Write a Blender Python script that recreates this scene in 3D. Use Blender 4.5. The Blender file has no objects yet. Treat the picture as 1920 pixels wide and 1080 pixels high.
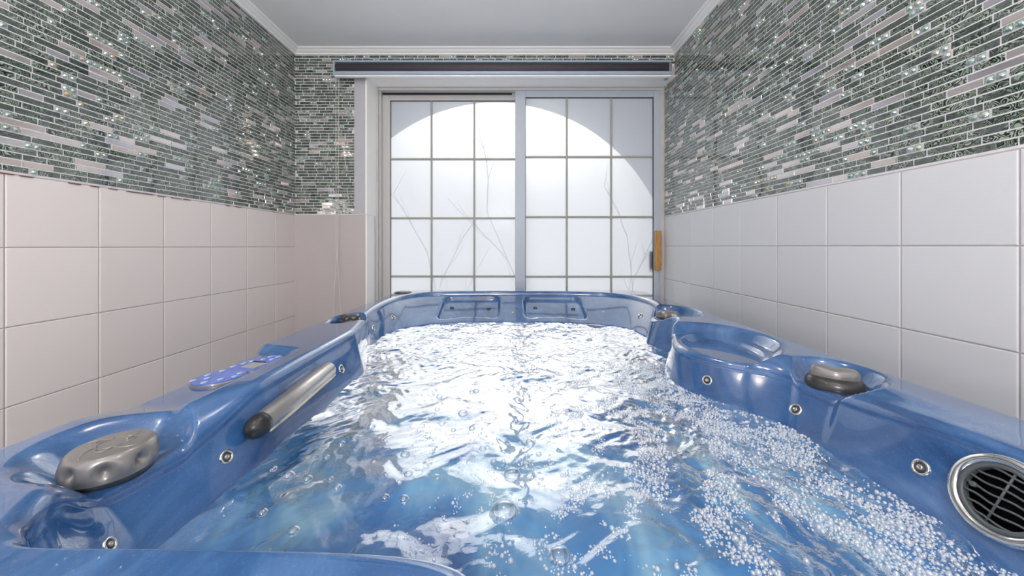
import bpy, bmesh, math, random
import numpy as np
from mathutils import Vector, Matrix
from mathutils.bvhtree import BVHTree

random.seed(7)
rng = np.random.default_rng(11)
scene = bpy.context.scene
COL = scene.collection
PI = math.pi

# ------------------------------------------------------------------ camera frame
F = 660.0            # focal length in px of the 1920 px wide frame
CAM_Z = 1.15         # eye height; floor is z = 0
X_L, X_R = -1.2626, 0.947
Y_B = 2.05           # back wall
Y_W = 2.209          # window plane
Y_F = -1.60          # wall behind the camera
Z_C = CAM_Z + 1.143  # ceiling
Z_CB = CAM_Z + 1.113 # underside of the cornice
Z_M = CAM_Z + 0.188  # lower edge of the mosaic


def W(px, py, Y):
    return Vector(((px - 960) / F * Y, Y, CAM_Z - (py - 462) / F * Y))


# ------------------------------------------------------------------ material helpers
def lin(r, g, b):
    f = lambda c: (c / 255) / 12.92 if c / 255 <= 0.04045 else ((c / 255 + 0.055) / 1.055) ** 2.4
    return (f(r), f(g), f(b), 1)


class NT:
    def __init__(self, name):
        self.m = bpy.data.materials.new(name)
        self.m.use_nodes = True
        self.t = self.m.node_tree
        for n in list(self.t.nodes):
            self.t.nodes.remove(n)
        self.out = self.t.nodes.new('ShaderNodeOutputMaterial')

    def n(self, typ, **kw):
        nd = self.t.nodes.new('ShaderNode' + typ)
        for k, v in kw.items():
            if k.startswith('_'):
                setattr(nd, k[1:], v)
        for k, v in kw.items():
            if k.startswith('_'):
                continue
            key = int(k[1:]) if k[0] == 'i' and k[1:].isdigit() else k.replace('__', ' ')
            s = nd.inputs[key]
            if isinstance(v, bpy.types.NodeSocket):
                self.t.links.new(v, s)
            elif isinstance(v, bpy.types.Node):
                self.t.links.new(v.outputs[0], s)
            else:
                s.default_value = v
        return nd

    def ramp(self, fac, stops, interp='LINEAR'):
        nd = self.t.nodes.new('ShaderNodeValToRGB')
        nd.color_ramp.interpolation = interp
        e = nd.color_ramp.elements
        while len(e) < len(stops):
            e.new(0.5)
        for el, (p, c) in zip(e, stops):
            el.position = p
            el.color = c if len(c) == 4 else (*c, 1)
        self.t.links.new(fac if isinstance(fac, bpy.types.NodeSocket) else fac.outputs[0], nd.inputs[0])
        return nd

    def math(self, op, a, b=0.0, c=0.0):
        return self.n('Math', _operation=op, i0=a, i1=b, i2=c)

    def mixc(self, fac, a, b):
        return self.n('MixRGB', Fac=fac, Color1=a, Color2=b)

    def bsdf(self, **kw):
        p = self.n('BsdfPrincipled', **kw)
        return p

    def done(self, s):
        self.t.links.new(s.outputs[0] if isinstance(s, bpy.types.Node) else s, self.out.inputs[0])
        return self.m


def plain(name, col, rough=0.4, metal=0.0, coat=0.0, noise=0.0, nscale=30.0, bump=0.0, spec=0.5):
    t = NT(name)
    co = t.n('TexCoord')
    nz = t.n('TexNoise', Vector=co.outputs['Object'], Scale=nscale, Detail=4.0)
    dark = tuple(c * (1 - noise) for c in col[:3]) + (1,)
    lite = tuple(min(1, c * (1 + noise)) for c in col[:3]) + (1,)
    c = t.ramp(nz, [(0.3, dark), (0.7, lite)])
    kw = dict(Base__Color=c, Roughness=rough, Metallic=metal, Coat__Weight=coat, Specular__IOR__Level=spec)
    if bump > 0:
        kw['Normal'] = t.n('Bump', Strength=bump, Distance=0.002, Height=nz)
    return t.done(t.bsdf(**kw))


M = {}
M['ceiling'] = plain('ceiling_paint', (0.82, 0.82, 0.82, 1), 0.75, noise=0.015, nscale=6)
M['paint'] = plain('grey_paint', lin(186, 186, 192), 0.5, noise=0.02)
M['white'] = plain('white_lining', lin(250, 248, 245), 0.4, noise=0.01)
M['plaster'] = plain('smooth_panel', lin(190, 183, 182), 0.55, noise=0.02, nscale=5)
M['frame'] = plain('window_frame', lin(196, 194, 192), 0.38, noise=0.01)
M['coolframe'] = plain('window_frame_cool_light', lin(186, 195, 206), 0.38, noise=0.01)  # copy of the frame paint with a bluish light cast put into the colour
M['muntin'] = plain('muntin_bar', lin(168, 167, 158), 0.4, noise=0.02)
M['rubber'] = plain('black_gasket', (0.015, 0.015, 0.018, 1), 0.5)
M['grout'] = plain('grout', lin(224, 221, 226), 0.8, noise=0.05, nscale=80, bump=0.2)
M['tilegrout'] = plain('tile_grout', lin(178, 172, 172), 0.8, noise=0.05, nscale=80)
M['sealant'] = plain('brown_sealant', lin(120, 70, 62), 0.8, noise=0.3, nscale=60)
M['floor'] = plain('floor_tile', lin(170, 165, 160), 0.5, noise=0.05)
M['wallpaint'] = plain('rear_wall_paint', lin(205, 202, 200), 0.7, noise=0.02)
M['skirt'] = plain('tub_skirt', lin(120, 120, 122), 0.5, noise=0.1)
M['fascia'] = plain('dark_blind_fabric', lin(72, 68, 76), 0.7, noise=0.12, nscale=220, bump=0.2)
M['alu'] = plain('pale_aluminium', lin(176, 190, 205), 0.35, metal=0.35)
M['bead'] = plain('white_beads', lin(226, 220, 212), 0.35)
M['wood'] = None
M['chrome'] = plain('chrome', (0.75, 0.75, 0.74, 1), 0.12, metal=1.0, noise=0.05, nscale=60)
M['steel'] = plain('brushed_steel', (0.50, 0.48, 0.47, 1), 0.28, metal=0.85, noise=0.06, nscale=120)
M['gold'] = plain('pale_brass', (0.80, 0.70, 0.55, 1), 0.22, metal=0.8)
M['blackrub'] = plain('black_end_cap', (0.02, 0.022, 0.026, 1), 0.32)
M['knobgrey'] = plain('knob_grey', lin(136, 134, 133), 0.30, metal=0.35, noise=0.03, coat=0.3)
M['knobdark'] = plain('knob_charcoal', lin(58, 56, 58), 0.28, metal=0.1, noise=0.05, coat=0.3)
M['darkgrille'] = plain('grille_charcoal', lin(82, 88, 92), 0.4, noise=0.05)
M['hole'] = plain('grille_hole', (0.004, 0.004, 0.005, 1), 1.0, spec=0.0)
M['panelblue'] = plain('panel_blue', lin(60, 100, 200), 0.12, noise=0.25, nscale=14, coat=0.6)
M['button'] = plain('panel_button', lin(160, 180, 225), 0.22, noise=0.12, nscale=70, coat=0.5)
M['lcd'] = plain('display_grey', lin(150, 158, 160), 0.15, coat=0.6)
M['outwall'] = plain('outdoor_render', lin(205, 205, 210), 0.9, noise=0.05)
M['ground'] = plain('outdoor_paving', lin(200, 198, 195), 0.9, noise=0.1)
M['twig'] = plain('twig_bark', lin(92, 84, 78), 0.9, noise=0.2)

t = NT('handle_wood')
co = t.n('TexCoord')
mp = t.n('Mapping', Vector=co.outputs['Object'], Scale=(60, 60, 6))
nz = t.n('TexNoise', Vector=mp, Scale=2.0, Detail=5.0, Distortion=0.6)
c = t.ramp(nz, [(0.3, lin(150, 108, 60)), (0.7, lin(205, 160, 100))])
M['wood'] = t.done(t.bsdf(Base__Color=c, Roughness=0.45))

# white wall tile: tiny shade change from tile to tile, egg-shell surface
def tile_mat(name, base):
    t = NT(name)
    geo = t.n('NewGeometry')
    co = t.n('TexCoord')
    r = geo.outputs['Random Per Island']
    c = t.ramp(r, [(0, tuple(v * 0.965 for v in base[:3])), (1, tuple(min(1, v * 1.03) for v in base[:3]))])
    nz = t.n('TexNoise', Vector=co.outputs['Object'], Scale=160.0, Detail=2.0)
    bp = t.n('Bump', Strength=0.10, Distance=0.002, Height=nz)
    return t.done(t.bsdf(Base__Color=c, Roughness=0.42, Normal=bp, Specular__IOR__Level=0.4))
M['tileL'] = tile_mat('white_wall_tile_warm_light', lin(233, 225, 222))  # left wall: warm cast of the light put into the tile colour
M['tileR'] = tile_mat('white_wall_tile_cool_light', lin(216, 217, 220))  # right wall: same tile, cool light put into its colour

# green swirl glass mosaic
t = NT('green_swirl_glass')
geo = t.n('NewGeometry'); co = t.n('TexCoord')
rnd = geo.outputs['Random Per Island']
off = t.n('CombineXYZ', X=t.math('MULTIPLY', rnd, 37.0), Y=t.math('MULTIPLY', rnd, 91.0), Z=t.math('MULTIPLY', rnd, 53.0))
add = t.n('VectorMath', _operation='ADD', i0=co.outputs['Object'], i1=off)
nz = t.n('TexNoise', Vector=add, Scale=46.0, Detail=1.2, Distortion=0.9)
sn = t.math('MULTIPLY_ADD', t.math('SINE', t.math('MULTIPLY', nz.outputs[0], 66.0)), 0.5, 0.5)
big = t.n('TexNoise', Vector=add, Scale=24.0, Detail=1.0)
amt = t.ramp(big, [(0.38, (0.10,) * 3), (0.58, (1,) * 3)])
basec = t.ramp(rnd, [(0, lin(52, 64, 58)), (0.5, lin(68, 80, 72)), (1, lin(80, 88, 86))])
lite = t.ramp(rnd, [(0, lin(132, 150, 134)), (1, lin(170, 184, 164))])
up = t.math('MULTIPLY', t.ramp(sn, [(0.58, (0,) * 3), (0.85, (1,) * 3)]), amt)
dn = t.math('MULTIPLY', t.ramp(sn, [(0.12, (1,) * 3), (0.36, (0,) * 3)]), amt)
c = t.mixc(dn, t.mixc(up, basec, lite), lin(20, 26, 24))
M['green'] = t.done(t.bsdf(Base__Color=c, Roughness=0.045, Specular__IOR__Level=0.7, Coat__Weight=0.8, Coat__IOR=1.55, Coat__Roughness=0.02))
# champagne metal mosaic
t = NT('champagne_metal')
geo = t.n('NewGeometry'); co = t.n('TexCoord')
c = t.ramp(geo.outputs['Random Per Island'], [(0, lin(214, 200, 192)), (0.5, lin(228, 220, 214)), (1, lin(200, 198, 206))])
mp = t.n('Mapping', Vector=co.outputs['Object'], Scale=(90, 90, 240))
nz = t.n('TexNoise', Vector=mp, Scale=1.0, Detail=3.0)
rg = t.ramp(nz, [(0.3, (0.10,) * 3), (0.7, (0.18,) * 3)])
M['silver'] = t.done(t.bsdf(Base__Color=c, Roughness=rg, Metallic=0.80))
# faceted crystal mosaic
t = NT('cut_crystal')
geo = t.n('NewGeometry')
c = t.ramp(geo.outputs['Random Per Island'], [(0, lin(150, 172, 160)), (0.8, lin(196, 210, 204)), (1, lin(206, 190, 150))])
M['crystal'] = t.done(t.bsdf(Base__Color=c, Roughness=0.05, Metallic=0.6, Coat__Weight=0.6))

# marbled blue acrylic
t = NT('blue_marbled_acrylic')
co = t.n('TexCoord')
mp = t.n('Mapping', Vector=co.outputs['Object'], Scale=(1.0, 0.6, 1.3), Rotation=(0.3, 0.2, 0.6))
n1 = t.n('TexNoise', Vector=mp, Scale=5.0, Detail=6.0, Roughness=0.62, Distortion=1.6)
n2 = t.n('TexNoise', Vector=co.outputs['Object'], Scale=420.0, Detail=2.0)
c1 = t.ramp(n1, [(0.30, lin(30, 70, 124)), (0.50, lin(48, 94, 150)), (0.68, lin(80, 122, 174)), (0.80, lin(126, 158, 196))])
c = t.mixc(t.math('MULTIPLY', t.ramp(n2, [(0.60, (0,) * 3), (0.75, (1,) * 3)]), 0.10), c1, (0.5, 0.62, 0.8, 1))
M['acrylic'] = t.done(t.bsdf(Base__Color=c, Roughness=0.14, Specular__IOR__Level=0.7, Coat__Weight=1.0, Coat__IOR=1.6, Coat__Roughness=0.02))

# water: clear tinted body, cloudy with air in places, mirror-like skin
t = NT('bubbling_water')
co = t.n('TexCoord')
n1 = t.n('TexNoise', Vector=co.outputs['Object'], Scale=60.0, Detail=3.0, Roughness=0.55, Distortion=0.7)
n2 = t.n('TexNoise', Vector=co.outputs['Object'], Scale=190.0, Detail=2.0)
ag = t.n('Attribute', _attribute_name='churn')
bp = t.n('Bump', Strength=t.math('MULTIPLY_ADD', ag.outputs['Fac'], 0.20, 0.02), Distance=0.006, Height=n1)
bp = t.n('Bump', Strength=t.math('MULTIPLY_ADD', ag.outputs['Fac'], 0.16, 0.0), Distance=0.002, Height=n2, Normal=bp)
fr = t.n('LayerWeight', Blend=0.5, Normal=bp)
ms = t.n('Mapping', Vector=co.outputs['Object'], Scale=(1.0, 0.35, 1.0), Rotation=(0, 0, 0.35))
air = t.n('TexNoise', Vector=ms, Scale=7.0, Detail=4.0, Distortion=1.2)
body = t.ramp(air, [(0.32, lin(46, 96, 158)), (0.50, lin(80, 134, 188)), (0.66, lin(136, 182, 212)), (0.78, lin(186, 214, 230))])
dif = t.n('BsdfDiffuse', Color=body, Normal=bp)
trl = t.n('BsdfTransparent', Color=(0.42, 0.72, 0.90, 1))
inn = t.n('MixShader', Fac=0.86, i1=trl, i2=dif)
gl = t.n('BsdfGlossy', Color=(1, 1, 1, 1), Roughness=0.03, Normal=bp)
fac = t.ramp(fr.outputs['Facing'], [(0.30, (.05,) * 3), (0.44, (.28,) * 3), (0.56, (.66,) * 3), (0.72, (.92,) * 3)])
M['water'] = t.done(t.n('MixShader', Fac=fac, i1=inn, i2=gl))
# bubbles
t = NT('bubble_film')
lw = t.n('LayerWeight', Blend=0.35)
gl = t.n('BsdfGlossy', Color=(1, 1, 1, 1), Roughness=0.04)
tr = t.n('BsdfTransparent', Color=(0.93, 0.97, 1.0, 1))
M['film'] = t.done(t.n('MixShader', Fac=t.math('MULTIPLY_ADD', lw.outputs[1], 0.7, 0.16), i1=tr, i2=gl))
t = NT('white_foam')
df = t.n('BsdfDiffuse', Color=(0.80, 0.86, 0.92, 1))
gl = t.n('BsdfGlossy', Color=(1, 1, 1, 1), Roughness=0.06)
tr = t.n('BsdfTransparent', Color=(0.9, 0.95, 1.0, 1))
a = t.n('MixShader', Fac=0.40, i1=df, i2=gl)
M['foam'] = t.done(t.n('MixShader', Fac=0.38, i1=a, i2=tr))
# frosted glass: a clear sheet whose room-side face is frosted; it passes the sun on mostly along its own direction
t = NT('frosted_glass')
tl = t.n('BsdfTranslucent', Color=(0.90, 0.91, 0.93, 1))
df = t.n('BsdfDiffuse', Color=(0.8, 0.82, 0.84, 1))
fw = t.n('BsdfRefraction', Color=(0.97, 0.97, 0.96, 1), Roughness=0.95, IOR=1.45)
gl = t.n('BsdfGlossy', Color=(1, 1, 1, 1), Roughness=0.18)
rf = t.n('BsdfTransparent', Color=(0.95, 0.96, 0.98, 1))
a = t.n('MixShader', Fac=0.10, i1=tl, i2=df)
a = t.n('MixShader', Fac=0.26, i1=a, i2=fw)
a = t.n('MixShader', Fac=0.04, i1=a, i2=rf)
M['frost'] = t.done(t.n('MixShader', Fac=t.math('MULTIPLY', t.n('Fresnel', IOR=1.3), 0.5), i1=a, i2=gl))
t = NT('clear_glass')
rf = t.n('BsdfTransparent', Color=(0.97, 0.98, 0.98, 1))
gl = t.n('BsdfGlossy', Color=(1, 1, 1, 1), Roughness=0.02)
M['clear'] = t.done(t.n('MixShader', Fac=0.04, i1=rf, i2=gl))


# ------------------------------------------------------------------ mesh helpers
class MB:
    def __init__(self):
        self.v, self.f, self.mi, self.sm = [], [], [], []

    def add(self, vs, fs, mi=0, smooth=False):
        b = len(self.v)
        self.v.extend([tuple(p) for p in vs])
        for q in fs:
            self.f.append(tuple(b + i for i in q)); self.mi.append(mi); self.sm.append(smooth)
        return self

    def box(self, c, s, bevel=0.0, mi=0, mat=None):
        bm = bmesh.new()
        bmesh.ops.create_cube(bm, size=1.0)
        for v in bm.verts:
            v.co = Vector((v.co.x * s[0], v.co.y * s[1], v.co.z * s[2]))
        if bevel > 0:
            bmesh.ops.bevel(bm, geom=bm.edges[:], offset=min(bevel, min(s) * 0.45), segments=2, affect='EDGES', profile=0.5)
        bm.verts.index_update()
        vs = [Vector(v.co) for v in bm.verts]
        if mat is not None:
            vs = [mat @ v for v in vs]
        vs = [v + Vector(c) for v in vs]
        self.add(vs, [[v.index for v in f.verts] for f in bm.faces], mi, False)
        bm.free()
        return self

    def span(self, x, y, z, bevel=0.0, mi=0):
        return self.box(((x[0] + x[1]) / 2, (y[0] + y[1]) / 2, (z[0] + z[1]) / 2),
                        (abs(x[1] - x[0]), abs(y[1] - y[0]), abs(z[1] - z[0])), bevel, mi)

    def lathe(self, prof, n=48, rf=None, mat=None, mi=0, cap=True, zf=None):
        """profile [(r, z)], rf(theta, r, z) -> radius"""
        vs, fs = [], []
        for (r, z) in prof:
            for i in range(n):
                a = 2 * PI * i / n
                rr = rf(a, r, z) if rf else r
                zz = zf(a, r, z) if zf else z
                vs.append(Vector((rr * math.cos(a), rr * math.sin(a), zz)))
        for k in range(len(prof) - 1):
            for i in range(n):
                j = (i + 1) % n
                fs.append((k * n + i, k * n + j, (k + 1) * n + j, (k + 1) * n + i))
        if cap:
            fs.append(tuple(reversed(range(n))))
            fs.append(tuple(range((len(prof) - 1) * n, len(prof) * n)))
        if mat is not None:
            vs = [mat @ v for v in vs]
        return self.add(vs, fs, mi, True)

    def tube(self, pts, r, n=8, mi=0, closed=False):
        pts = [Vector(p) for p in pts]
        rs = r if isinstance(r, (list, tuple)) else [r] * len(pts)
        vs, fs = [], []
        up = Vector((0, 0, 1))
        N = len(pts)
        for k, p in enumerate(pts):
            a = pts[(k - 1) % N] if closed or k > 0 else p
            b = pts[(k + 1) % N] if closed or k < N - 1 else p
            d = (b - a).normalized()
            u = up if abs(d.dot(up)) < 0.95 else Vector((1, 0, 0))
            s1 = d.cross(u).normalized(); s2 = s1.cross(d)
            for i in range(n):
                q = 2 * PI * i / n
                vs.append(p + (s1 * math.cos(q) + s2 * math.sin(q)) * rs[k])
        for k in range(N if closed else N - 1):
            k2 = (k + 1) % N
            for i in range(n):
                j = (i + 1) % n
                fs.append((k * n + i, k * n + j, k2 * n + j, k2 * n + i))
        if not closed:
            fs.append(tuple(reversed(range(n)))); fs.append(tuple(range((N - 1) * n, N * n)))
        return self.add(vs, fs, mi, True)

    def mesh(self, name, mats):
        me = bpy.data.meshes.new(name)
        me.from_pydata(self.v, [], self.f)
        for m in (mats if isinstance(mats, (list, tuple)) else [mats]):
            me.materials.append(m)
        me.polygons.foreach_set('material_index', self.mi)
        me.polygons.foreach_set('use_smooth', self.sm)
        me.update()
        return me

    def build(self, name, mats, parent=None, loc=None, mat=None, auto=None):
        """vertices are in world space unless loc / mat place them"""
        me = self.mesh(name, mats)
        return place(name, me, parent, loc, mat)


ROOTLOC = {}
def origin_of(o):
    p = Vector((0, 0, 0))
    while o is not None:
        p += o.location; o = o.parent
    return p


def place(name, me, parent=None, loc=None, mat=None):
    o = bpy.data.objects.new(name, me)
    COL.objects.link(o)
    if loc is None and mat is None:      # world-space vertices: take the origin out
        if parent is not None:
            w = origin_of(parent)
            me.transform(Matrix.Translation(-w))
            o.parent = parent
    else:
        Mx = mat if mat is not None else Matrix.Translation(loc)
        if parent is not None:
            o.parent = parent
            Mx = Matrix.Translation(-origin_of(parent)) @ Mx
        o.matrix_basis = Mx
    return o


def thing(name, loc, label=None, cat=None, group=None, kind=None):
    o = bpy.data.objects.new(name, None)
    COL.objects.link(o)
    o.location = loc
    o.empty_display_size = 0.1
    tag(o, label, cat, group, kind)
    return o


def tag(o, label=None, cat=None, group=None, kind=None):
    if label: o['label'] = label
    if cat: o['category'] = cat
    if group: o['group'] = group
    if kind: o['kind'] = kind
    return o


def np_mesh(name, V, Q, mats, smooth=True):
    me = bpy.data.meshes.new(name)
    Q = np.asarray(Q, dtype=np.int32)
    k = Q.shape[1]
    me.vertices.add(len(V)); me.vertices.foreach_set('co', np.asarray(V, dtype=np.float32).ravel())
    me.loops.add(Q.size); me.loops.foreach_set('vertex_index', Q.ravel())
    me.polygons.add(len(Q)); me.polygons.foreach_set('loop_start', np.arange(len(Q), dtype=np.int32) * k)
    me.polygons.foreach_set('use_smooth', np.full(len(Q), smooth))
    me.update(calc_edges=True)
    me.validate()
    for m in (mats if isinstance(mats, (list, tuple)) else [mats]):
        me.materials.append(m)
    return me


# ------------------------------------------------------------------ setting: room shell
def slab(name, x, y, z, m, label, cat):
    o = MB().span(x, y, z).build(name, m)
    return tag(o, label, cat, kind='structure')


slab('floor', (X_L - .1, X_R + .1), (Y_F - .1, Y_W + .2), (-.1, 0), M['floor'], 'plain floor hidden under the hot tub', 'floor')
slab('ceiling', (X_L - .1, X_R + .1), (Y_F - .1, Y_W + .1), (Z_C, Z_C + .1), M['ceiling'], 'smooth light grey ceiling above the tub', 'ceiling')
slab('wall_front', (X_L - .1, X_R + .1), (Y_F - .1, Y_F), (0, Z_C), M['wallpaint'], 'plain wall behind the camera', 'wall')


def mosaic(name, parent, O, U, N, ulen, zlo, zhi, seed):
    """linear glass mosaic on the plane O + u*U (z up), facing N; one mesh, slots: green, metal, crystal"""
    R = random.Random(seed)
    mb = MB()
    pitch, g = 0.0168, 0.0027
    O = Vector(O); U = Vector(U); N = Vector(N); Z = Vector((0, 0, 1))
    flip = U.cross(Z).dot(N) < 0
    P = lambda u, z, h: O + U * u + Z * (z - O.z) + N * h

    def quadtile(u0, u1, z0, z1, mi):
        h = 0.0016
        du = R.gauss(0, .0035) * (u1 - u0) / 2 * (1.8 if mi == 1 else 1); dz = R.gauss(0, .008) * (z1 - z0) / 2
        b = 0.0008
        vs = [P(u0, z0, 0), P(u1, z0, 0), P(u1, z1, 0), P(u0, z1, 0),
              P(u0 + b, z0 + b, h - du - dz), P(u1 - b, z0 + b, h + du - dz), P(u1 - b, z1 - b, h + du + dz), P(u0 + b, z1 - b, h - du + dz)]
        fs = [(4, 5, 6, 7), (0, 1, 5, 4), (1, 2, 6, 5), (2, 3, 7, 6), (3, 0, 4, 7)]
        mb.add(vs, [tuple(reversed(q)) for q in fs] if flip else fs, mi)

    def gem(u0, z0, z1):
        u1 = u0 + (z1 - z0)
        cu, cz, r = (u0 + u1) / 2, (z0 + z1) / 2, (z1 - z0) / 2
        vs = [P(u0, z0, .003), P(u1, z0, .003), P(u1, z1, .003), P(u0, z1, .003)]
        a0 = R.random() * .5
        ring = [P(cu + r * .98 * math.cos(a0 + k * PI / 4), cz + r * .98 * math.sin(a0 + k * PI / 4), .0031) for k in range(8)]
        ring2 = [P(cu + r * .62 * math.cos(a0 + (k + .5) * PI / 4), cz + r * .62 * math.sin(a0 + (k + .5) * PI / 4), .0066) for k in range(8)]
        vs = vs + ring + ring2 + [P(cu, cz, .0088)]
        fs = [(0, 1, 2, 3)]
        for k in range(8):
            j = (k + 1) % 8
            fs += [(4 + k, 4 + j, 12 + k), (12 + k, 4 + j, 12 + j), (12 + k, 12 + j, 20)]
        mb.add(vs, [tuple(reversed(q)) for q in fs] if flip else fs, 2)

    rows = int((zhi - zlo) / pitch) + 1
    for r in range(rows):
        z0 = zlo + r * pitch + g / 2; z1 = min(z0 + pitch - g, zhi)
        if z1 - z0 < 0.004:
            continue
        u = -R.random() * .05
        while u < ulen:
            x = R.random()
            if x < 0.20:
                for _ in range(R.choice((1, 2, 2))):
                    if u > 0 and u + pitch < ulen and z1 - z0 > .013:
                        gem(u + g / 2, z0, z1)
                    u += pitch
                continue
            L = R.choice((.048, .048, .062, .062, .078, .078, .094))
            a, b = max(u + g / 2, 0.001), min(u + L - g / 2, ulen - .001)
            if b - a > .006:
                quadtile(a, b, z0, z1, 1 if x < 0.30 else 0)
            u += L
    return mb.build(name, [M['green'], M['silver'], M['crystal']], parent)


def walltiles(name, parent, O, U, N, u0, ulo, uhi, zline, zlo, zhi, mat):
    mb = MB(); s = 0.2; g = .0026
    O = Vector(O); U = Vector(U); N = Vector(N); Z = Vector((0, 0, 1))
    flip = U.cross(Z).dot(N) < 0
    P = lambda u, z, h: O + U * u + Z * (z - O.z) + N * h
    k0 = math.floor((ulo - u0) / s); k1 = math.ceil((uhi - u0) / s)
    j0 = math.floor((zlo - zline) / s); j1 = math.ceil((zhi - zline) / s)
    for k in range(k0, k1):
        for j in range(j0, j1):
            a, b = max(u0 + k * s, ulo) + g / 2, min(u0 + (k + 1) * s, uhi) - g / 2
            c, d = max(zline + j * s, zlo) + g / 2, min(zline + (j + 1) * s, zhi) - g / 2
            if b - a < .01 or d - c < .01:
                continue
            rings = [(0, 0), (0.0004, .0010), (.0014, .0016), (.003, .0018)]
            vs = []
            for (e, h) in rings:
                t1 = random.gauss(0, .0001)
                vs += [P(a + e, c + e, h), P(b - e, c + e, h), P(b - e, d - e, h), P(a + e, d - e, h)]
            fs = []
            for q in range(3):
                for i in range(4):
                    i2 = (i + 1) % 4
                    fs.append((q * 4 + i, q * 4 + i2, q * 4 + 4 + i2, q * 4 + 4 + i))
            fs.append((12, 13, 14, 15))
            mb.add(vs, [tuple(reversed(q)) for q in fs] if flip else fs, 0)
    return mb.build(name, mat, parent)


# left wall
wl = MB().span((X_L - .12, X_L), (Y_F - .1, Y_B + .3), (0, Z_C)).build('wall_left', M['grout'])
tag(wl, 'left wall, green glass mosaic above plain white square tiles', 'wall', kind='structure')
mosaic('mosaic_band', wl, (X_L, -.5, Z_M), (0, 1, 0), (1, 0, 0), Y_B + .5, Z_M, Z_CB + .004, 1)
MB().span((X_L, X_L + .0006), (Y_F, Y_B), (0, Z_M - .004)).build('joint_bed', M['tilegrout'], wl)
walltiles('white_tiles', wl, (X_L + .0006, 0, CAM_Z), (0, 1, 0), (1, 0, 0), .875, Y_F, Y_B, CAM_Z - .003, 0.0, Z_M - .006, M['tileL'])
mb = MB()
for k in range(46):
    if random.random() < .62:
        y = -.2 + k * .05; L = random.uniform(.02, .05)
        zz = Z_M - .0075 - random.uniform(0, .0015)
        mb.span((X_L, X_L + .0062), (y, y + L), (zz, zz + random.uniform(.0012, .0028)))
mb.build('sealant_line', M['sealant'], wl)
# right wall
wr = MB().span((X_R, X_R + .12), (Y_F - .1, Y_W + .2), (0, Z_C)).build('wall_right', M['grout'])
tag(wr, 'right wall, green glass mosaic above plain white square tiles', 'wall', kind='structure')
mosaic('mosaic_band', wr, (X_R, -.5, Z_M), (0, 1, 0), (-1, 0, 0), Y_W - .028 + .5, Z_M, Z_CB + .004, 2)
MB().span((X_R - .0006, X_R), (Y_F, Y_W), (0, Z_M - .004)).build('joint_bed', M['tilegrout'], wr)
walltiles('white_tiles', wr, (X_R - .0006, 0, CAM_Z), (0, 1, 0), (-1, 0, 0), .656, Y_F, Y_W - .028, CAM_Z + .001, 0.0, Z_M - .006, M['tileR'])
# back wall: left strip, lintel over the window, low part behind the tub
XS = -.917                      # mosaic ends, painted strip begins
XJ = -.845                      # edge of the window recess
Z_LT = CAM_Z + .987             # soffit
mb = MB()
mb.span((X_L, XJ), (Y_B, Y_W + .06), (0, Z_C))
mb.span((XJ, X_R), (Y_B, Y_W + .06), (Z_LT + .004, Z_C))
mb.span((XJ, X_R), (Y_B + .1, Y_W + .06), (0, .20))
wb = mb.build('wall_back', M['grout'])
tag(wb, 'back wall around the window, mosaic strip above a smooth panel', 'wall', kind='structure')
mosaic('mosaic_strip', wb, (X_L, Y_B, Z_M), (1, 0, 0), (0, -1, 0), XS - X_L, Z_M, Z_CB + .004, 3)
mosaic('mosaic_lintel', wb, (XS, Y_B, CAM_Z + 1.0458), (1, 0, 0), (0, -1, 0), X_R - XS, CAM_Z + 1.0458, Z_CB + .004, 4)
MB().span((XS, XJ), (Y_B - .005, Y_B), (Z_M + .002, CAM_Z + 1.04), .001).build('painted_strip', M['paint'], wb)
MB().span((XS, X_R), (Y_B - .004, Y_B), (Z_LT + .004, CAM_Z + 1.0458), .001).build('painted_lintel', M['paint'], wb)
MB().span((X_L, XJ - .006), (Y_B - .007, Y_B), (0, Z_M - .004), .003).build('smooth_panel', M['plaster'], wb)
MB().span((X_L, XS), (Y_B - .0085, Y_B), (Z_M - .0055, Z_M - .001), .001).build('mosaic_edge', M['grout'], wb)

# recess lining
tr = MB().span((XJ - .006, XJ + .004), (Y_B - .011, Y_W - .03), (Z_M - .004, Z_LT + .003), .002).build('trim_4', M['white'])
tag(tr, 'white side lining of the window recess, ending halfway down', 'trim', kind='structure')
tr = MB().span((XJ - .006, X_R), (Y_B - .010, Y_W - .03), (Z_LT, Z_LT + .004), .001).build('trim_5', M['white'])
tag(tr, 'white top lining of the window recess under the blind', 'trim', kind='structure')
tr = MB().span((XJ - .006, XJ + .003), (Y_B - .007, Y_B + .105), (.2, Z_M - .004), .001).build('trim_6', M['white'])
tag(tr, 'narrow white corner lining beside the smooth grey-pink panel', 'trim', kind='structure')


# cornices: stepped cove profile swept along each wall
def cornice(name, a, b, inn, label):
    prof = [(0.0, Z_CB), (.008, Z_CB), (.010, Z_CB + .004), (.010, Z_CB + .009), (.016, Z_CB + .010), (.026, Z_CB + .017), (.030, Z_CB + .021), (.036, Z_CB + .022), (.042, Z_CB + .027), (.042, Z_C), (0.0, Z_C)]
    a, b, inn = Vector(a), Vector(b), Vector(inn)
    d = (b - a).normalized()
    vs = []
    for (p, ext) in ((a, 1), (b, -1)):
        for (o, z) in prof:
            q = p + inn * o + d * (o * ext)     # mitred ends
            vs.append(Vector((q.x, q.y, z)))
    n = len(prof)
    fs = [(i, (i + 1) % n, n + (i + 1) % n, n + i) for i in range(n)]
    fs += [tuple(reversed(range(n))), tuple(range(n, 2 * n))]
    o = MB().add(vs, fs).build(name, M['ceiling'])
    bmx = bmesh.new(); bmx.from_mesh(o.data); bmesh.ops.recalc_face_normals(bmx, faces=bmx.faces[:]); bmx.to_mesh(o.data); bmx.free()
    tag(o, label, 'trim', kind='structure')


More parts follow.
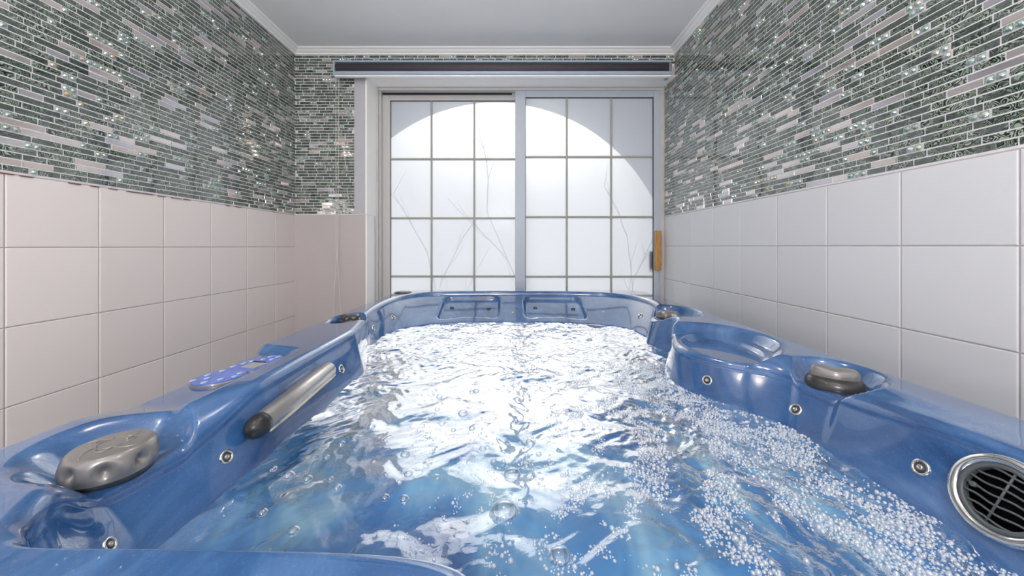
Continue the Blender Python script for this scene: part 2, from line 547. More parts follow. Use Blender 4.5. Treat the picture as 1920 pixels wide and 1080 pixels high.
cornice('trim_1', (X_L, Y_F, 0), (X_L, Y_B, 0), (1, 0, 0), 'grey stepped ceiling moulding along the left wall')
cornice('trim_2', (X_L, Y_B, 0), (X_R, Y_B, 0), (0, -1, 0), 'grey stepped ceiling moulding over the window wall')
cornice('trim_3', (X_R, Y_F, 0), (X_R, Y_B, 0), (-1, 0, 0), 'grey stepped ceiling moulding along the right wall')

# ------------------------------------------------------------------ window
win = thing('window_1', (0, Y_W, .25), 'two-panel sliding window with frosted panes in a white grid', 'window', kind='structure')
zb = .22
S = lambda px, Y: (px - 960) / F * Y
ZZ = lambda py, Y: CAM_Z - (py - 462) / F * Y
mb = MB()
Y0 = Y_W - .028
xl0, xl1 = XJ - .004, S(716, Y_W)
mb.span((xl0, xl1 - .012), (Y0 - .004, Y_W + .06), (zb, Z_LT), .002)
mb.span((xl1 - .012, xl1), (Y0 + .012, Y_W + .06), (zb, Z_LT - .012), .002)
mb.span((xl1 - .012, X_R - .028), (Y0, Y_W + .06), (Z_LT - .019, Z_LT), .001)
mb.span((X_R - .028, X_R - .001), (Y0, Y_W + .06), (zb, Z_LT), .002)
mb.span((xl0, X_R - .001), (Y0, Y_W + .06), (zb - .03, zb), .002)
mb.build('outer_frame', M['frame'], win)
MB().span((xl1, 0.0), (Y_W + .008, Y_W + .012), (ZZ(176.5, Y_W), Z_LT - .018)).build('track_shadow_gap', M['rubber'], win)


def sash(x0, x1, yc, ztop, gx0, gx1, gztop, mx, mz, dep, fm):
    """frame rectangle x0..x1, glass opening gx0..gx1, muntins at mx / mz"""
    so = MB()
    zbt = zb + .005
    so.span((x0, gx0), (yc - dep / 2, yc + dep / 2), (zbt, ztop), .002)
    so.span((gx1, x1), (yc - dep / 2, yc + dep / 2), (zbt, ztop), .002)
    so.span((gx0, gx1), (yc - dep / 2, yc + dep / 2), (gztop, ztop), .002)
    so.span((gx0, gx1), (yc - dep / 2, yc + dep / 2), (zbt, zbt + .06), .002)
    fr_ = so.build('sash', fm, win)
    gk = MB()
    e = .0022
    gk.span((gx0, gx0 + e), (yc - .012, yc + .004), (zbt + .06, gztop))
    gk.span((gx1 - e, gx1), (yc - .012, yc + .004), (zbt + .06, gztop))
    gk.span((gx0, gx1), (yc - .012, yc + .004), (gztop - e, gztop))
    gk.build('gasket', M['rubber'], fr_)
    xs = [gx0] + mx + [gx1]
    zs = [gztop] + mz + [zbt + .06]
    for x in mx:
        MB().span((x - .006, x + .006), (yc - .010, yc + .010), (zbt + .06, gztop), .004).build('muntin', M['muntin'], fr_)
    for z in mz:
        MB().span((gx0, gx1), (yc - .009, yc + .009), (z - .006, z + .006), .004).build('muntin', M['muntin'], fr_)
    for i in range(len(xs) - 1):
        for j in range(len(zs) - 1):
            pb_ = MB().span((xs[i], xs[i + 1]), (yc - .002, yc + .002), (zs[j + 1], zs[j]))
            for q, f_ in enumerate(pb_.f):      # only the room-side face is frosted
                pb_.mi[q] = 0 if all(pb_.v[k_][1] < yc for k_ in f_) else 1
            pb_.build('pane', [M['frost'], M['clear']], fr_)
    return fr_


YL, YR = Y_W + .030, Y_W - .004
zrow = lambda Y, pys: [ZZ(p, Y) for p in pys]
pit = 110.0
sash(S(716, YL), S(985, YL), YL, ZZ(177, YL), S(733, YL), S(969, YL), ZZ(190, YL),
     [S(809.5, YL), S(889.5, YL)], zrow(YL, [298.5, 409, 518, 627]), .028, M['frame'])
rs = sash(S(966, YR), S(1242, YR), YR, ZZ(169, YR), S(985, YR), S(1224, YR), ZZ(184, YR),
          [S(1062.5, YR), S(1145.5, YR)], zrow(YR, [294.5, 407, 518.5, 629]), .030, M['coolframe'])
# wooden pull on the right sash, with its fixing plate and the outside pull behind the pane
yh = YR - .015
hb = MB().span((S(1226.5, yh), S(1238, yh)), (yh - .022, yh), (ZZ(506, yh), ZZ(433, yh)), .003).build('pull_handle', M['wood'], rs)
hb['label'] = 'wooden pull handle'
pl = MB().span((S(1238, yh), S(1241, yh)), (yh - .012, yh), (ZZ(497, yh), ZZ(440, yh)), .001).build('fixing_plate', M['steel'], hb)
for zz in (455, 485):
    MB().lathe([(.0025, 0), (.0025, .003), (.001, .004)], 10, mat=Matrix.Translation(W(1239.5, zz, yh - .012)) @ Matrix.Rotation(PI / 2, 4, 'X')).build('screw', M['knobdark'], pl)
MB().span((S(1214, YR + .03), S(1223.5, YR + .03)), (YR + .006, YR + .03), (ZZ(505, YR + .03), ZZ(470, YR + .03)), .004).build('outside_pull', M['knobdark'], rs)

# ------------------------------------------------------------------ outdoors: arched opening, ground, twigs
YA, RA = Y_W + .40, 1.10
SUN_EL = math.radians(28)
AX, AZ = -.085, ZZ(522, Y_W) + (YA + .22 - Y_W) * math.tan(SUN_EL)
mb = MB()
N = 48
arc = [(AX + RA * math.cos(PI - PI * i / N), AZ + RA * math.sin(PI * i / N)) for i in range(N + 1)]
inner = [(arc[0][0], -.2)] + arc + [(arc[-1][0], -.2)]
ys = (YA, YA + .22)
topz = 3.6
outp = [(-2.6, -.2)] + [(max(-2.6, min(2.6, x * 2.6 / RA)), topz if i not in (0, N) else AZ) for i, (x, z) in enumerate(arc)] + [(2.6, -.2)]
n = len(inner)
vs = [Vector((x, ys[0], z)) for x, z in inner] + [Vector((x, ys[0], z)) for x, z in outp] + \
     [Vector((x, ys[1], z)) for x, z in inner] + [Vector((x, ys[1], z)) for x, z in outp]
fs = []
for i in range(n - 1):
    fs += [(i, i + 1, n + i + 1, n + i), (2 * n + i, 3 * n + i, 3 * n + i + 1, 2 * n + i + 1), (i, 2 * n + i, 2 * n + i + 1, i + 1)]
aw = MB().add(vs, fs).build('wall_outside', M['outwall'])
tag(aw, 'arched porch wall outside, its round shade falling on the frosted window', 'wall', kind='structure')
g = MB().span((-4, 4), (Y_W + .10, 9), (-.25, -.2)).build('ground', M['ground'])
tag(g, 'pale paving outside the window', 'ground', kind='structure')


def twigs(name, base, h, seed, label, spread=.25):
    R = random.Random(seed)
    mb = MB()

    def grow(p, d, L, r, lev):
        pts = [p.copy()]
        q = p.copy(); dd = d.copy()
        for _ in range(5):
            dd = (dd + Vector((R.gauss(0, .10), R.gauss(0, .015), R.gauss(0.03, .06)))).normalized()
            q = q + dd * (L / 5); pts.append(q.copy())
        mb.tube(pts, [r * (1 - .12 * i) for i in range(6)], 6)
        if lev > 0:
            for i in (2, 3, 4, 5):
                nd = (dd + Vector((R.uniform(-1, 1) * 1.1, R.uniform(-.06, .06), R.uniform(.3, 1.0)))).normalized()
                grow(pts[i], nd, L * R.uniform(.22, .36), r * .6, lev - 1)
    grow(Vector(base), Vector((R.uniform(-.1, .1), 0, 1)), h, .007, 2)
    o = mb.build(name, M['twig'])
    tag(o, label, 'plant')


YT = Y_W + .24
twigs('bare_shrub', (S(1022, YT), YT, -.2), 1.75, 5, 'faint bare shrub behind the frosted panes right of the middle post')
twigs('bare_shrub', (S(1165, YT), YT + .03, -.2), 1.55, 9, 'faint bare shrub behind the frosted panes beside the wooden handle')
twigs('bare_shrub', (S(885, YT), YT + .02, -.2), 1.45, 14, 'faint bare shrub behind the frosted panes left of the middle post')

# ------------------------------------------------------------------ roller blind
bl = thing('roller_blind', ((-1.0 + .90) / 2, 1.99, CAM_Z + .96), 'rolled-up dark roller blind with pale bottom rail over the window', 'blind')
xa, xb = -.998, .893
yb0 = 1.972
def seg(name, m, prof, x0=xa, x1=xb, parent=bl):
    n = len(prof)
    vs = [Vector((x0, y, z)) for y, z in prof] + [Vector((x1, y, z)) for y, z in prof]
    fs = [(i, (i + 1) % n, n + (i + 1) % n, n + i) for i in range(n)] + [tuple(reversed(range(n))), tuple(range(n, 2 * n))]
    o = MB().add(vs, fs).build(name, m, parent)
    b_ = bmesh.new(); b_.from_mesh(o.data); bmesh.ops.recalc_face_normals(b_, faces=b_.faces[:]); b_.to_mesh(o.data); b_.free()
    return o
z = lambda py, Y=yb0: ZZ(py, Y)
seg('top_rail', M['alu'], [(yb0, z(113)), (yb0, z(116)), (Y_B - .006, z(116)), (Y_B - .006, z(113))])
R0 = (z(115.5) - z(133)) / 2
cy, cz = yb0 + R0 + .002, (z(115.5) + z(133)) / 2
roll = [(cy + R0 * 1.03 * math.cos(a), cz + R0 * math.sin(a)) for a in [2 * PI * i / 28 for i in range(28)]]
ro = seg('fabric_roll', M['fascia'], roll, xa + .006, xb - .012)
for p in ro.data.polygons:
    p.use_smooth = len(p.vertices) == 4
zr0 = z(133)
seg('bottom_rail', M['alu'], [(yb0 + .001, zr0), (yb0 - .003, zr0 - .004), (yb0 - .003, zr0 - .016), (yb0 + .004, zr0 - .023), (yb0 + .020, zr0 - .025), (yb0 + .024, zr0 - .006), (yb0 + .02, zr0)])
seg('rail_lip', M['white'], [(yb0 + .002, zr0 - .023), (yb0 + .002, zr0 - .028), (yb0 + .02, zr0 - .029), (yb0 + .02, zr0 - .024)])
MB().span((xb - .010, xb + .004), (yb0 + .004, Y_B - .006), (z(140), z(116)), .003).build('end_bracket', M['steel'], bl)
MB().span((xa - .006, xa + .005), (yb0 - .004, Y_B - .006), (zr0 - .027, z(113)), .004).build('end_bracket', M['alu'], bl)
for px in (672, 1228):
    MB().span((S(px - 4, 2.0), S(px + 4, 2.0)), (yb0 + .01, Y_B - .006), (z(113), z(112) + .004), .001).build('mount_clip', M['knobdark'], bl)
# bead chain: two strands that cross and spread towards the loop
mb = MB()
yc_ = yb0 + .02
zt_ = zr0 - .02
sA = [(S(629.6, yc_), zt_), (S(630.2, yc_), ZZ(440, yc_)), (S(631.0, yc_), ZZ(480, yc_)), (S(626, yc_), ZZ(560, yc_)), (S(623.5, yc_), ZZ(612, yc_))]
sB = [(S(634.6, yc_), zt_), (S(633.0, yc_), ZZ(440, yc_)), (S(631.8, yc_), ZZ(480, yc_)), (S(636.6, yc_), ZZ(560, yc_)), (S(640, yc_), ZZ(612, yc_))]
loop = [(S(640, yc_) - (S(640, yc_) - S(623.5, yc_)) * (1 - math.cos(a)) / 2, ZZ(612, yc_) - .03 * math.sin(a)) for a in [PI * i / 10 for i in range(11)]]
path = sA + loop[::-1][1:-1] + sB[::-1]
path = [Vector((x, yc_ + (.004 if i > 6 else 0), zz)) for i, (x, zz) in enumerate(path)]
mb.tube(path, .0006, 5)
acc = 0.0; step = .0062
for a, b in zip(path[:-1], path[1:]):
    L = (b - a).length; s = step - acc if acc > 0 else 0
    while s < L:
        p = a + (b - a) * (s / L)
        mb.lathe([(.0001, -.0022), (.0015, -.0015), (.0022, 0), (.0015, .0015), (.0001, .0022)], 6, mat=Matrix.Translation(p), cap=False)
        s += step
    acc = (acc + L) % step
mb.build('bead_chain', M['bead'], bl)

# ------------------------------------------------------------------ hot tub shell
HW = .370                        # water level below the eye
top = [(-.428,.313),(-.452,.333),(-.476,.37),(-.486,.41),(-.477,.46),(-.469,.53),(-.464,.65),(-.469,.90),(-.472,1.04),(-.479,1.085),(-.505,1.19),(-.528,1.285),(-.547,1.34),(-.570,1.50),
       (-.573,1.66),(-.55,1.80),(-.47,1.91),(-.30,1.952),(0,1.963),(.30,1.952),(.50,1.905),(.60,1.81),(.635,1.68),(.63,1.56),(.598,1.475),(.552,1.415),(.548,1.34),(.575,1.262),
       (.572,1.225),(.54,1.18),(.492,1.09),(.464,1.0),(.476,.925),(.512,.872),(.562,.825),(.600,.775),(.612,.68),(.612,.55),(.614,.40),(.600,.25),
       (.54,.17),(.42,.125),(.2,.105),(.09,.11),(.035,.15),(.005,.215),(-.018,.262),(-.07,.291),(-.25,.296),(-.39,.297)]
wat = [(-.412,.332),(-.425,.352),(-.436,.38),(-.440,.42),(-.437,.46),(-.434,.53),(-.433,.65),(-.435,.90),(-.437,1.02),(-.446,1.07),(-.488,1.19),(-.518,1.275),(-.535,1.325),(-.532,1.44),
       (-.515,1.53),(-.470,1.60),(-.38,1.665),(-.22,1.705),(0,1.72),(.24,1.70),(.40,1.655),(.50,1.60),(.535,1.53),(.548,1.45),(.54,1.39),(.518,1.36),(.522,1.31),(.552,1.245),
       (.552,1.215),(.515,1.16),(.468,1.075),(.446,.985),(.454,.905),(.486,.85),(.528,.79),(.560,.735),(.570,.66),(.572,.55),(.574,.43),(.565,.30),
       (.50,.22),(.40,.19),(.2,.17),(.11,.165),(.055,.18),(.022,.225),(-.005,.270),(-.07,.301),(-.25,.306),(-.385,.310)]
top = np.array(top); wat = np.array(wat)


def catmull(P, idx, tt):
    n = len(P)
    p0, p1, p2, p3 = P[(idx - 1) % n], P[idx % n], P[(idx + 1) % n], P[(idx + 2) % n]
    t = tt[:, None]
    return .5 * (2 * p1 + (p2 - p0) * t + (2 * p0 - 5 * p1 + 4 * p2 - p3) * t ** 2 + (3 * p1 - p0 - 3 * p2 + p3) * t ** 3)


seglen = np.linalg.norm(np.roll(top, -1, 0) - top, axis=1)
ii, tt = [], []
for i, L in enumerate(seglen):
    k = max(6, int(L / .0042))
    ii += [i] * k; tt += list(np.arange(k) / k)
ii = np.array(ii); tt = np.array(tt)
PT, PW = catmull(top, ii, tt), catmull(wat, ii, tt)
NS = len(ii)
XO0, XO1, YO0, YO1 = -.65, .755, -.10, 2.03
CX, SY0, SY1 = .05, .40, 1.60


def outer_point(p):
    sy = min(max(p[1], SY0), SY1)
    d = np.array([p[0] - CX, p[1] - sy]); d /= np.linalg.norm(d)
    lo, hi = 0.0, 3.0
    r = .13
    def inside(q):
        ax = max(XO0 + r - q[0], q[0] - XO1 + r, 0); ay = max(YO0 + r - q[1], q[1] - YO1 + r, 0)
        return math.hypot(ax, ay) <= r
    o = np.array([CX, sy])
    for _ in range(40):
        m = (lo + hi) / 2
        if inside(o + d * m): lo = m
        else: hi = m
    return o + d * lo


PO = np.array([outer_point(p) for p in PT])
PC = np.stack([np.full(NS, CX), np.clip(PT[:, 1], SY0, SY1)], 1)
smooth = lambda x: np.clip(x, 0, 1) ** 2 * (3 - 2 * np.clip(x, 0, 1))
sstep = lambda a, b, x: smooth((x - a) / (b - a))


def ell(X, Y, cx, cy, rx, ry, soft, rot=0.0):
    c, s = math.cos(rot), math.sin(rot)
    u = ((X - cx) * c + (Y - cy) * s) / rx; v = (-(X - cx) * s + (Y - cy) * c) / ry
    d = (np.sqrt(u * u + v * v) - 1) * min(rx, ry)
    return 1 - sstep(-soft, 0, d)


def rim_h(X, Y, d=None):
    H = np.full_like(X, .250)
    # lowered bay for the control panel, with a steep step at its far end
    far = .905 + (X + .65) * -.30
    H = H + .018 * sstep(-.515, -.545, X) * sstep(.50, .60, Y) * (1 - sstep(-.030, .004, Y - far))
    lip = np.zeros_like(X) if d is None else 1 - sstep(.0, .060, d)
    left = .042 * ell(X, Y, -.510, .470, .098, .102, .050, -.25)
    left = np.maximum(left, .036 * lip * sstep(.36, .42, Y) * (1 - sstep(.50, .66, Y)) * (X < 0))
    H = H + left
    H = H + .034 * ell(X, Y, -.580, 1.235, .062, .095, .018, -.1)
    H = H + .036 * ell(X, Y, .632, 1.385, .100, .135, .020)
    right = .030 * ell(X, Y, .560, .985, .160, .190, .036, -.06)
    right = np.maximum(right, .038 * ell(X, Y, .652, .715, .080, .092, .030, -.1))
    right = np.maximum(right, .026 * lip * sstep(.44, .70, Y) * (1 - sstep(1.10, 1.18, Y)) * (X > .3))
    H = H + right + .013 * ell(X, Y, .586, .985, .094, .145, .016, -.10)
    return H


r0 = .020
Ltot = np.linalg.norm(PO - PT, axis=1)
dirv = (PO - PT) / Ltot[:, None]
rings = []
# skirt edge and outer shoulder (from outside in)
ro_ = .022
for zdrop, out in ((.36, 0.0), (.12, 0.0), (.06, 0.0), (.035, 0)):
    h = rim_h(PO[:, 0], PO[:, 1]) + zdrop
    rings.append(np.c_[PO, CAM_Z - h])
ds = []
for a in np.linspace(0, PI / 2, 7):
    ds.append(('o', ro_ * (1 - math.cos(a)), ro_ * (1 - math.sin(a))))
for kind, d, drop in ds:
    P = PO - dirv * d
    rings.append(np.c_[P, CAM_Z - (rim_h(P[:, 0], P[:, 1], Ltot - d) + drop)])
for q in np.linspace(0, 1, 50)[1:]:
    d = (Ltot - ro_) * (1 - q) + r0 * q
    P = PT + dirv * d[:, None]
    rings.append(np.c_[P, CAM_Z - rim_h(P[:, 0], P[:, 1], d)])
for a in np.linspace(PI / 2, 0, 9)[1:]:
    d = r0 * (1 - math.cos(a)); drop = r0 * (1 - math.sin(a))
    P = PT + dirv * d
    rings.append(np.c_[P, CAM_Z - (rim_h(P[:, 0], P[:, 1], np.full(NS, d)) + drop)])
h0 = rim_h(PT[:, 0], PT[:, 1], np.zeros(NS)) + r0
NW = 26
wn = PT - PW
for k in range(1, NW + 1):
    w = k / NW
    P = PT + (PW - PT) * w
    h = h0 + (HW - h0) * w
    D = np.zeros_like(P); dz = np.zeros(NS)
    # two hollow head-rest bays in the back slope
    for s in (-1, 1):
        u = (P[:, 0] - s * .215 - (0.002 if s > 0 else -.002)) / .160
        rx = (np.abs(u) - 1) * .160
        lowlim = .80 + .10 * u * u
        rv = np.maximum(.04 - w, w - lowlim) * .27
        q1 = np.maximum(rx + .05, 0); q2 = np.maximum(rv + .05, 0)
        sd = np.hypot(q1, q2) + np.minimum(np.maximum(rx + .05, rv + .05), 0) - .05
        m = (1 - sstep(-.020, 0.0, sd)) * (P[:, 1] > 1.5)
        D[:, 1] += m * .010; dz -= m * .020
    # seat-side flutes in the right arm
    m = np.exp(-((P[:, 1] - .80) / .02) ** 2) * (P[:, 0] > .4) * w
    D[:, 0] += .006 * m
    rings.append(np.c_[P + D, CAM_Z - h + dz])
for k in range(1, 12):
    q = k / 11
    P = PW + (PC - PW) * (.14 * smooth(np.array(q)) ) + 0
    rings.append(np.c_[P, np.full(NS, CAM_Z - HW - q * .36)])
for q in (.25, .5, .75, 1.0):
    P = PW + (PC - PW) * (.14 + .86 * q * .999)
    rings.append(np.c_[P, np.full(NS, CAM_Z - HW - .36 - .03 * math.sin(q * PI / 2))])
V = np.concatenate(rings); NR = len(rings)
I = np.arange(NS); J = (I + 1) % NS
Q = np.concatenate([np.stack([k * NS + I, (k + 1) * NS + I, (k + 1) * NS + J, k * NS + J], 1) for k in range(NR - 1)])
# faces must look up / into the basin
a, b, c_ = V[Q[NS * 30, 0]], V[Q[NS * 30, 1]], V[Q[NS * 30, 2]]
if np.cross(b - a, c_ - a)[2] < 0:
    Q = Q[:, ::-1]
tub = thing('hot_tub', (CX, 1.0, 0.0), 'blue marbled acrylic hot tub filling the foreground, with jets and knobs', 'hot tub')
me = np_mesh('shell', V, Q, M['acrylic'])
bvh = BVHTree.FromPolygons([Vector(v) for v in V], [tuple(int(i) for i in q) for q in Q])
place('shell', me, tub)
MB().span((XO0 + .03, XO1 - .03), (YO0 + .03, YO0 + .05), (0, CAM_Z - .36)).span((XO0 + .03, XO1 - .03), (YO1 - .05, YO1 - .03), (0, CAM_Z - .36)) \
    .span((XO0 + .03, XO0 + .05), (YO0 + .03, YO1 - .03), (0, CAM_Z - .36)).span((XO1 - .05, XO1 - .03), (YO0 + .03, YO1 - .03), (0, CAM_Z - .36)).build('skirt', M['skirt'], tub)


def hit(px, py):
    d = Vector(((px - 960) / F, 1.0, -(py - 462) / F)).normalized()
    loc, nor, _, _ = bvh.ray_cast(Vector((0, 0, CAM_Z)), d)
    if nor.dot(d) > 0: nor = -nor
    return loc, nor


def frame_at(loc, nor, up=Vector((0, 0, 1)), off=0.0):
    zax = nor.normalized(); x = up.cross(zax)
    if x.length < 1e-3: x = Vector((1, 0, 0))
    x.normalize(); y = zax.cross(x)
    m = Matrix((x, y, zax)).transposed().to_4x4()
    m.translation = loc + zax * off
    return m


# jets
jet_me = MB().lathe([(.0145, -.004), (.0150, .0005), (.0142, .0030), (.0120, .0040), (.0102, .0030), (.0096, .0006)], 32, cap=False).mesh('jet', M['chrome'])
cup_me = MB().lathe([(.0098, .0012), (.0075, -.0002), (.0074, .0004)], 28).mesh('jet_cup', M['darkgrille'])
noz_me = MB().lathe([(.0050, 0), (.0052, .003), (.0040, .0048), (.0024, .0050), (.0020, .0035)], 20).mesh('jet_nozzle', M['steel'])
def jet(px, py, s=1.0):
    loc, nor = hit(px, py)
    m = frame_at(loc, nor) @ Matrix.Scale(s, 4)
    o = place('jet', jet_me, tub, mat=m)
    for nm, d in (('jet_cup', cup_me), ('jet_nozzle', noz_me)):
        c = bpy.data.objects.new(nm, d); COL.objects.link(c); c.parent = o
for px, py, s in ((1326, 713, .82), (1492, 768, .84), (1727, 877, .78), (424, 857, .72), (640, 692, .80), (205, 1021, .55),
                  (1200, 592.5, 1.0), (700, 615.5, .85), (737, 595, .85)):
    jet(px, py, s)
dot_me = MB().lathe([(.0072, -.003), (.0074, .001), (.0060, .0022), (.0042, .0012)], 20).mesh('air_jet', M['steel'])
dotc_me = MB().lathe([(.0042, .0005), (.004, .0016), (.001, .0018)], 16).mesh('air_jet_core', M['bead'])
for px, py in ((795.5, 581), (961, 586), (1131, 585)):
    loc, nor = hit(px, py)
    o = place('air_jet', dot_me, tub, mat=frame_at(loc, nor))
    c = bpy.data.objects.new('air_jet_core', dotc_me); COL.objects.link(c); c.parent = o
sock_me = MB().lathe([(.0105, -.003), (.0108, .002), (.0090, .0030), (.0062, .0024), (.0055, -.001)], 24).mesh('pillow_socket', M['blackrub'])
for px, py in ((847.5, 577.5), (916, 579.5), (1003.5, 577.5), (1074.5, 580)):
    loc, nor = hit(px, py)
    place('pillow_socket', sock_me, tub, mat=frame_at(loc, nor))

# suction grille at the near end of the right wall
loc, nor = hit(1890, 940)
gm = frame_at(loc, nor, off=.006)
gr = place('suction_grille', MB().lathe([(.050, -.012), (.0505, .004), (.0475, .0075), (.0425, .0082), (.0395, .0060), (.0385, .003), (.0385, -.004)], 64, cap=False).mesh('suction_grille', M['chrome']), tub, mat=gm)
gr['label'] = 'round grille with chrome ring'
def kid(par, name, mbx, m):
    c = bpy.data.objects.new(name, mbx.mesh(name, m)); COL.objects.link(c); c.parent = par
    return c
kid(gr, 'backing', MB().lathe([(.0386, -.004), (.0386, -.0032), (.001, -.0030)], 40), M['hole'])
kid(gr, 'inner_ring', MB().lathe([(.0390, -.003), (.0390, .0058), (.0345, .0058), (.0335, .004), (.0335, -.003)], 56, cap=False), M['darkgrille'])
for k in range(-3, 4):
    y = k * .0098
    hw_ = math.sqrt(max(0, .0342 ** 2 - y * y))
    pts = [Vector((x, y + .0012 * math.sin(x * 160 + k), .003 + .0008 * math.cos(x * 150))) for x in np.linspace(-hw_, hw_, 14)]
    kid(gr, 'slat', MB().tube(pts, .0014, 8), M['darkgrille'])
kid(gr, 'cross_bar', MB().tube([Vector((-.004, -.034, .0036)), Vector((.004, .034, .0036))], .0013, 8), M['darkgrille'])
kid(gr, 'screw', MB().lathe([(.0034, 0), (.0034, .0046), (.0012, .0048)], 16, mat=Matrix.Translation((-.026, 0, 0))), M['darkgrille'])

# waterfall spout bar along the left arm
pa, pb = W(482, 800, .600), W(617, 692, .842)
pa = Vector((-.4345, pa.y, pa.z)); pb = Vector((-.4375, pb.y, pb.z))
ax = (pb - pa).normalized(); L = (pb - pa).length
side = ax.cross(Vector((0, 0, 1))).normalized()
upv = side.cross(ax)
fr3 = Matrix((side, upv, ax)).transposed().to_4x4(); fr3.translation = pa
R_ = .0195
prof = [(.001, -.0205), (.006, -.0198), (.012, -.016), (.0165, -.010), (.0190, -.003), (R_, .004), (R_, .012)]
body = MB().lathe([(R_ - .0003, .011), (R_, .012), (R_, L - .006), (R_ - .003, L), (.004, L + .004)], 40, mat=fr3).build('waterfall_bar', M['steel'], tub)
MB().lathe(prof, 40, mat=fr3).build('end_cap', M['blackrub'], body)
st = Matrix(fr3); 
sd = (side * .72 - upv * .70).normalized()
p0 = pa + sd * (R_ - .0005) + ax * .010; p1 = pa + sd * (R_ - .0005) + ax * (L - .002)
MB().tube([p0 + (p1 - p0) * k / 8 for k in range(9)], [.0032] + [.0044] * 7 + [.0032], 12).build('outlet_strip', M['gold'], body)

# topside control panel
pc = Vector((-.580, .757, CAM_Z - .2665)); prot = -.215
def outline(scale=1.0, grow=0.0, n=90):
    L0 = .094
    vs_ = np.sin(np.linspace(-PI / 2, PI / 2, n)) * L0
    def wid(v):
        w = 0
        for c, r, k in ((-.047, .047, .96), (.018, .047, .90), (.062, .032, 1.0)):
            if abs(v - c) < r: w = max(w, k * math.sqrt(r * r - (v - c) ** 2))
        return w
    Rt = [(wid(v) * scale + grow, v * (1 + grow / L0)) for v in vs_]
    return [(x, y) for x, y in Rt] + [(-x, y) for x, y in reversed(Rt)][1:-1]
pm = Matrix.Translation(pc) @ Matrix.Rotation(prot, 4, 'Z')
def plate(out, z0, z1, b):
    n = len(out)
    vs = [Vector((x, y, z0)) for x, y in out] + [Vector((x, y, z1 - b)) for x, y in out] + [Vector((x * (1 - b / .05), y * (1 - b / .11), z1)) for x, y in out]
    fs = [(k * n + i, k * n + (i + 1) % n, (k + 1) * n + (i + 1) % n, (k + 1) * n + i) for k in range(2) for i in range(n)]
    fs += [tuple(range(2 * n, 3 * n)), tuple(reversed(range(n)))]
    return MB().add(vs, fs)
pn = place('control_panel', plate(outline(), -.008, .0035, .0016).mesh('control_panel', M['knobgrey']), tub, mat=pm)
pn['label'] = 'blue keypad panel with small display'
kid(pn, 'keypad_face', plate(outline(.90, 0), .003, .0046, .0006), M['panelblue'])
btn = [(-.030, -.092), (.006, -.096), (-.014, -.074), (.022, -.072), (-.034, -.058), (.036, -.050), (.028, -.030), (-.030, -.026), (-.034, .004), (-.030, .030), (-.012, .070), (.012, .074), (-.012, .092), (.010, .096), (-.026, .050)]
bm_ = MB().lathe([(.0062, 0), (.0062, .0010), (.0048, .0018), (.001, .0021)], 20)
bme = bm_.mesh('button', M['button'])
for x, y in btn:
    c = bpy.data.objects.new('button', bme); COL.objects.link(c); c.parent = pn
    c.location = (x * .86, y * .84, .0045); c.scale = (.75, 1.1, 1)
kid(pn, 'display', MB().box((.008, .020, .0049), (.036, .034, .0010), .0006), M['lcd'])
kid(pn, 'display_bar', MB().box((-.004, .042, .0052), (.038, .0035, .0016), .0006), M['blackrub'])


# diverter knobs
def base_at(x, y):
    H = float(rim_h(np.array([x]), np.array([y]))[0])
    return Vector((x, y, CAM_Z - H))

# near left: round scalloped knob with embossed lines on the top
kl = base_at(-.517, .455); kl.z = CAM_Z - .2885
Rk = .053
def scal(a, r, z):
    d = 0
    if .004 < z < .0275:
        q = (a * 8 / (2 * PI)) % 1.0
        m = math.exp(-((q - .5) / .20) ** 2) * math.exp(-((z - .0165) / .0075) ** 2)
        d = .0115 * m
    return r - d
profk = [(.040, -.004), (.046, .0005), (.0500, .003)] + [(.0500 + .003 * math.sin(PI * i / 14), .004 + .0225 * i / 14) for i in range(15)] + [(.0485, .0288), (.0460, .0315), (.0440, .0330), (.042, .0336), (.034, .0340), (.018, .0344), (.001, .0345)]
kn = place('diverter_knob', MB().lathe(profk, 144, rf=scal).mesh('diverter_knob', M['knobgrey']), tub, mat=Matrix.Translation(kl) @ Matrix.Rotation(.3, 4, 'Z') @ Matrix.Diagonal((.86, .86, 1, 1)))
kn['label'] = 'large round grey knob with scalloped edge'
em = MB()
for a0, a1 in ((.3, 1.6), (1.9, 3.9), (4.2, 5.9)):
    em.tube([Vector((.0165 * math.cos(a), .0165 * math.sin(a), .0346)) for a in np.linspace(a0, a1, 14)], .0011, 6)
for k in range(4):
    a = k * PI / 2 + .5
    em.tube([Vector(((.014 + .026 * q) * math.cos(a + .75 * q), (.014 + .026 * q) * math.sin(a + .75 * q), .0346 - .0014 * q * q)) for q in np.linspace(0, 1, 12)], .0011, 6)
for k in range(3):
    a = k * 2 * PI / 3
    em.tube([Vector(((.0165 + .009 * math.sin(PI * q)) * math.cos(a + 1.1 * q), (.0165 + .009 * math.sin(PI * q)) * math.sin(a + 1.1 * q), .0345)) for q in np.linspace(0, 1, 12)], .0010, 6)
kid(kn, 'embossed_emblem', em, M['knobgrey'])
kid(kn, 'collar', MB().lathe([(.036, -.010), (.044, -.004), (.044, .001)], 48), M['knobdark'])

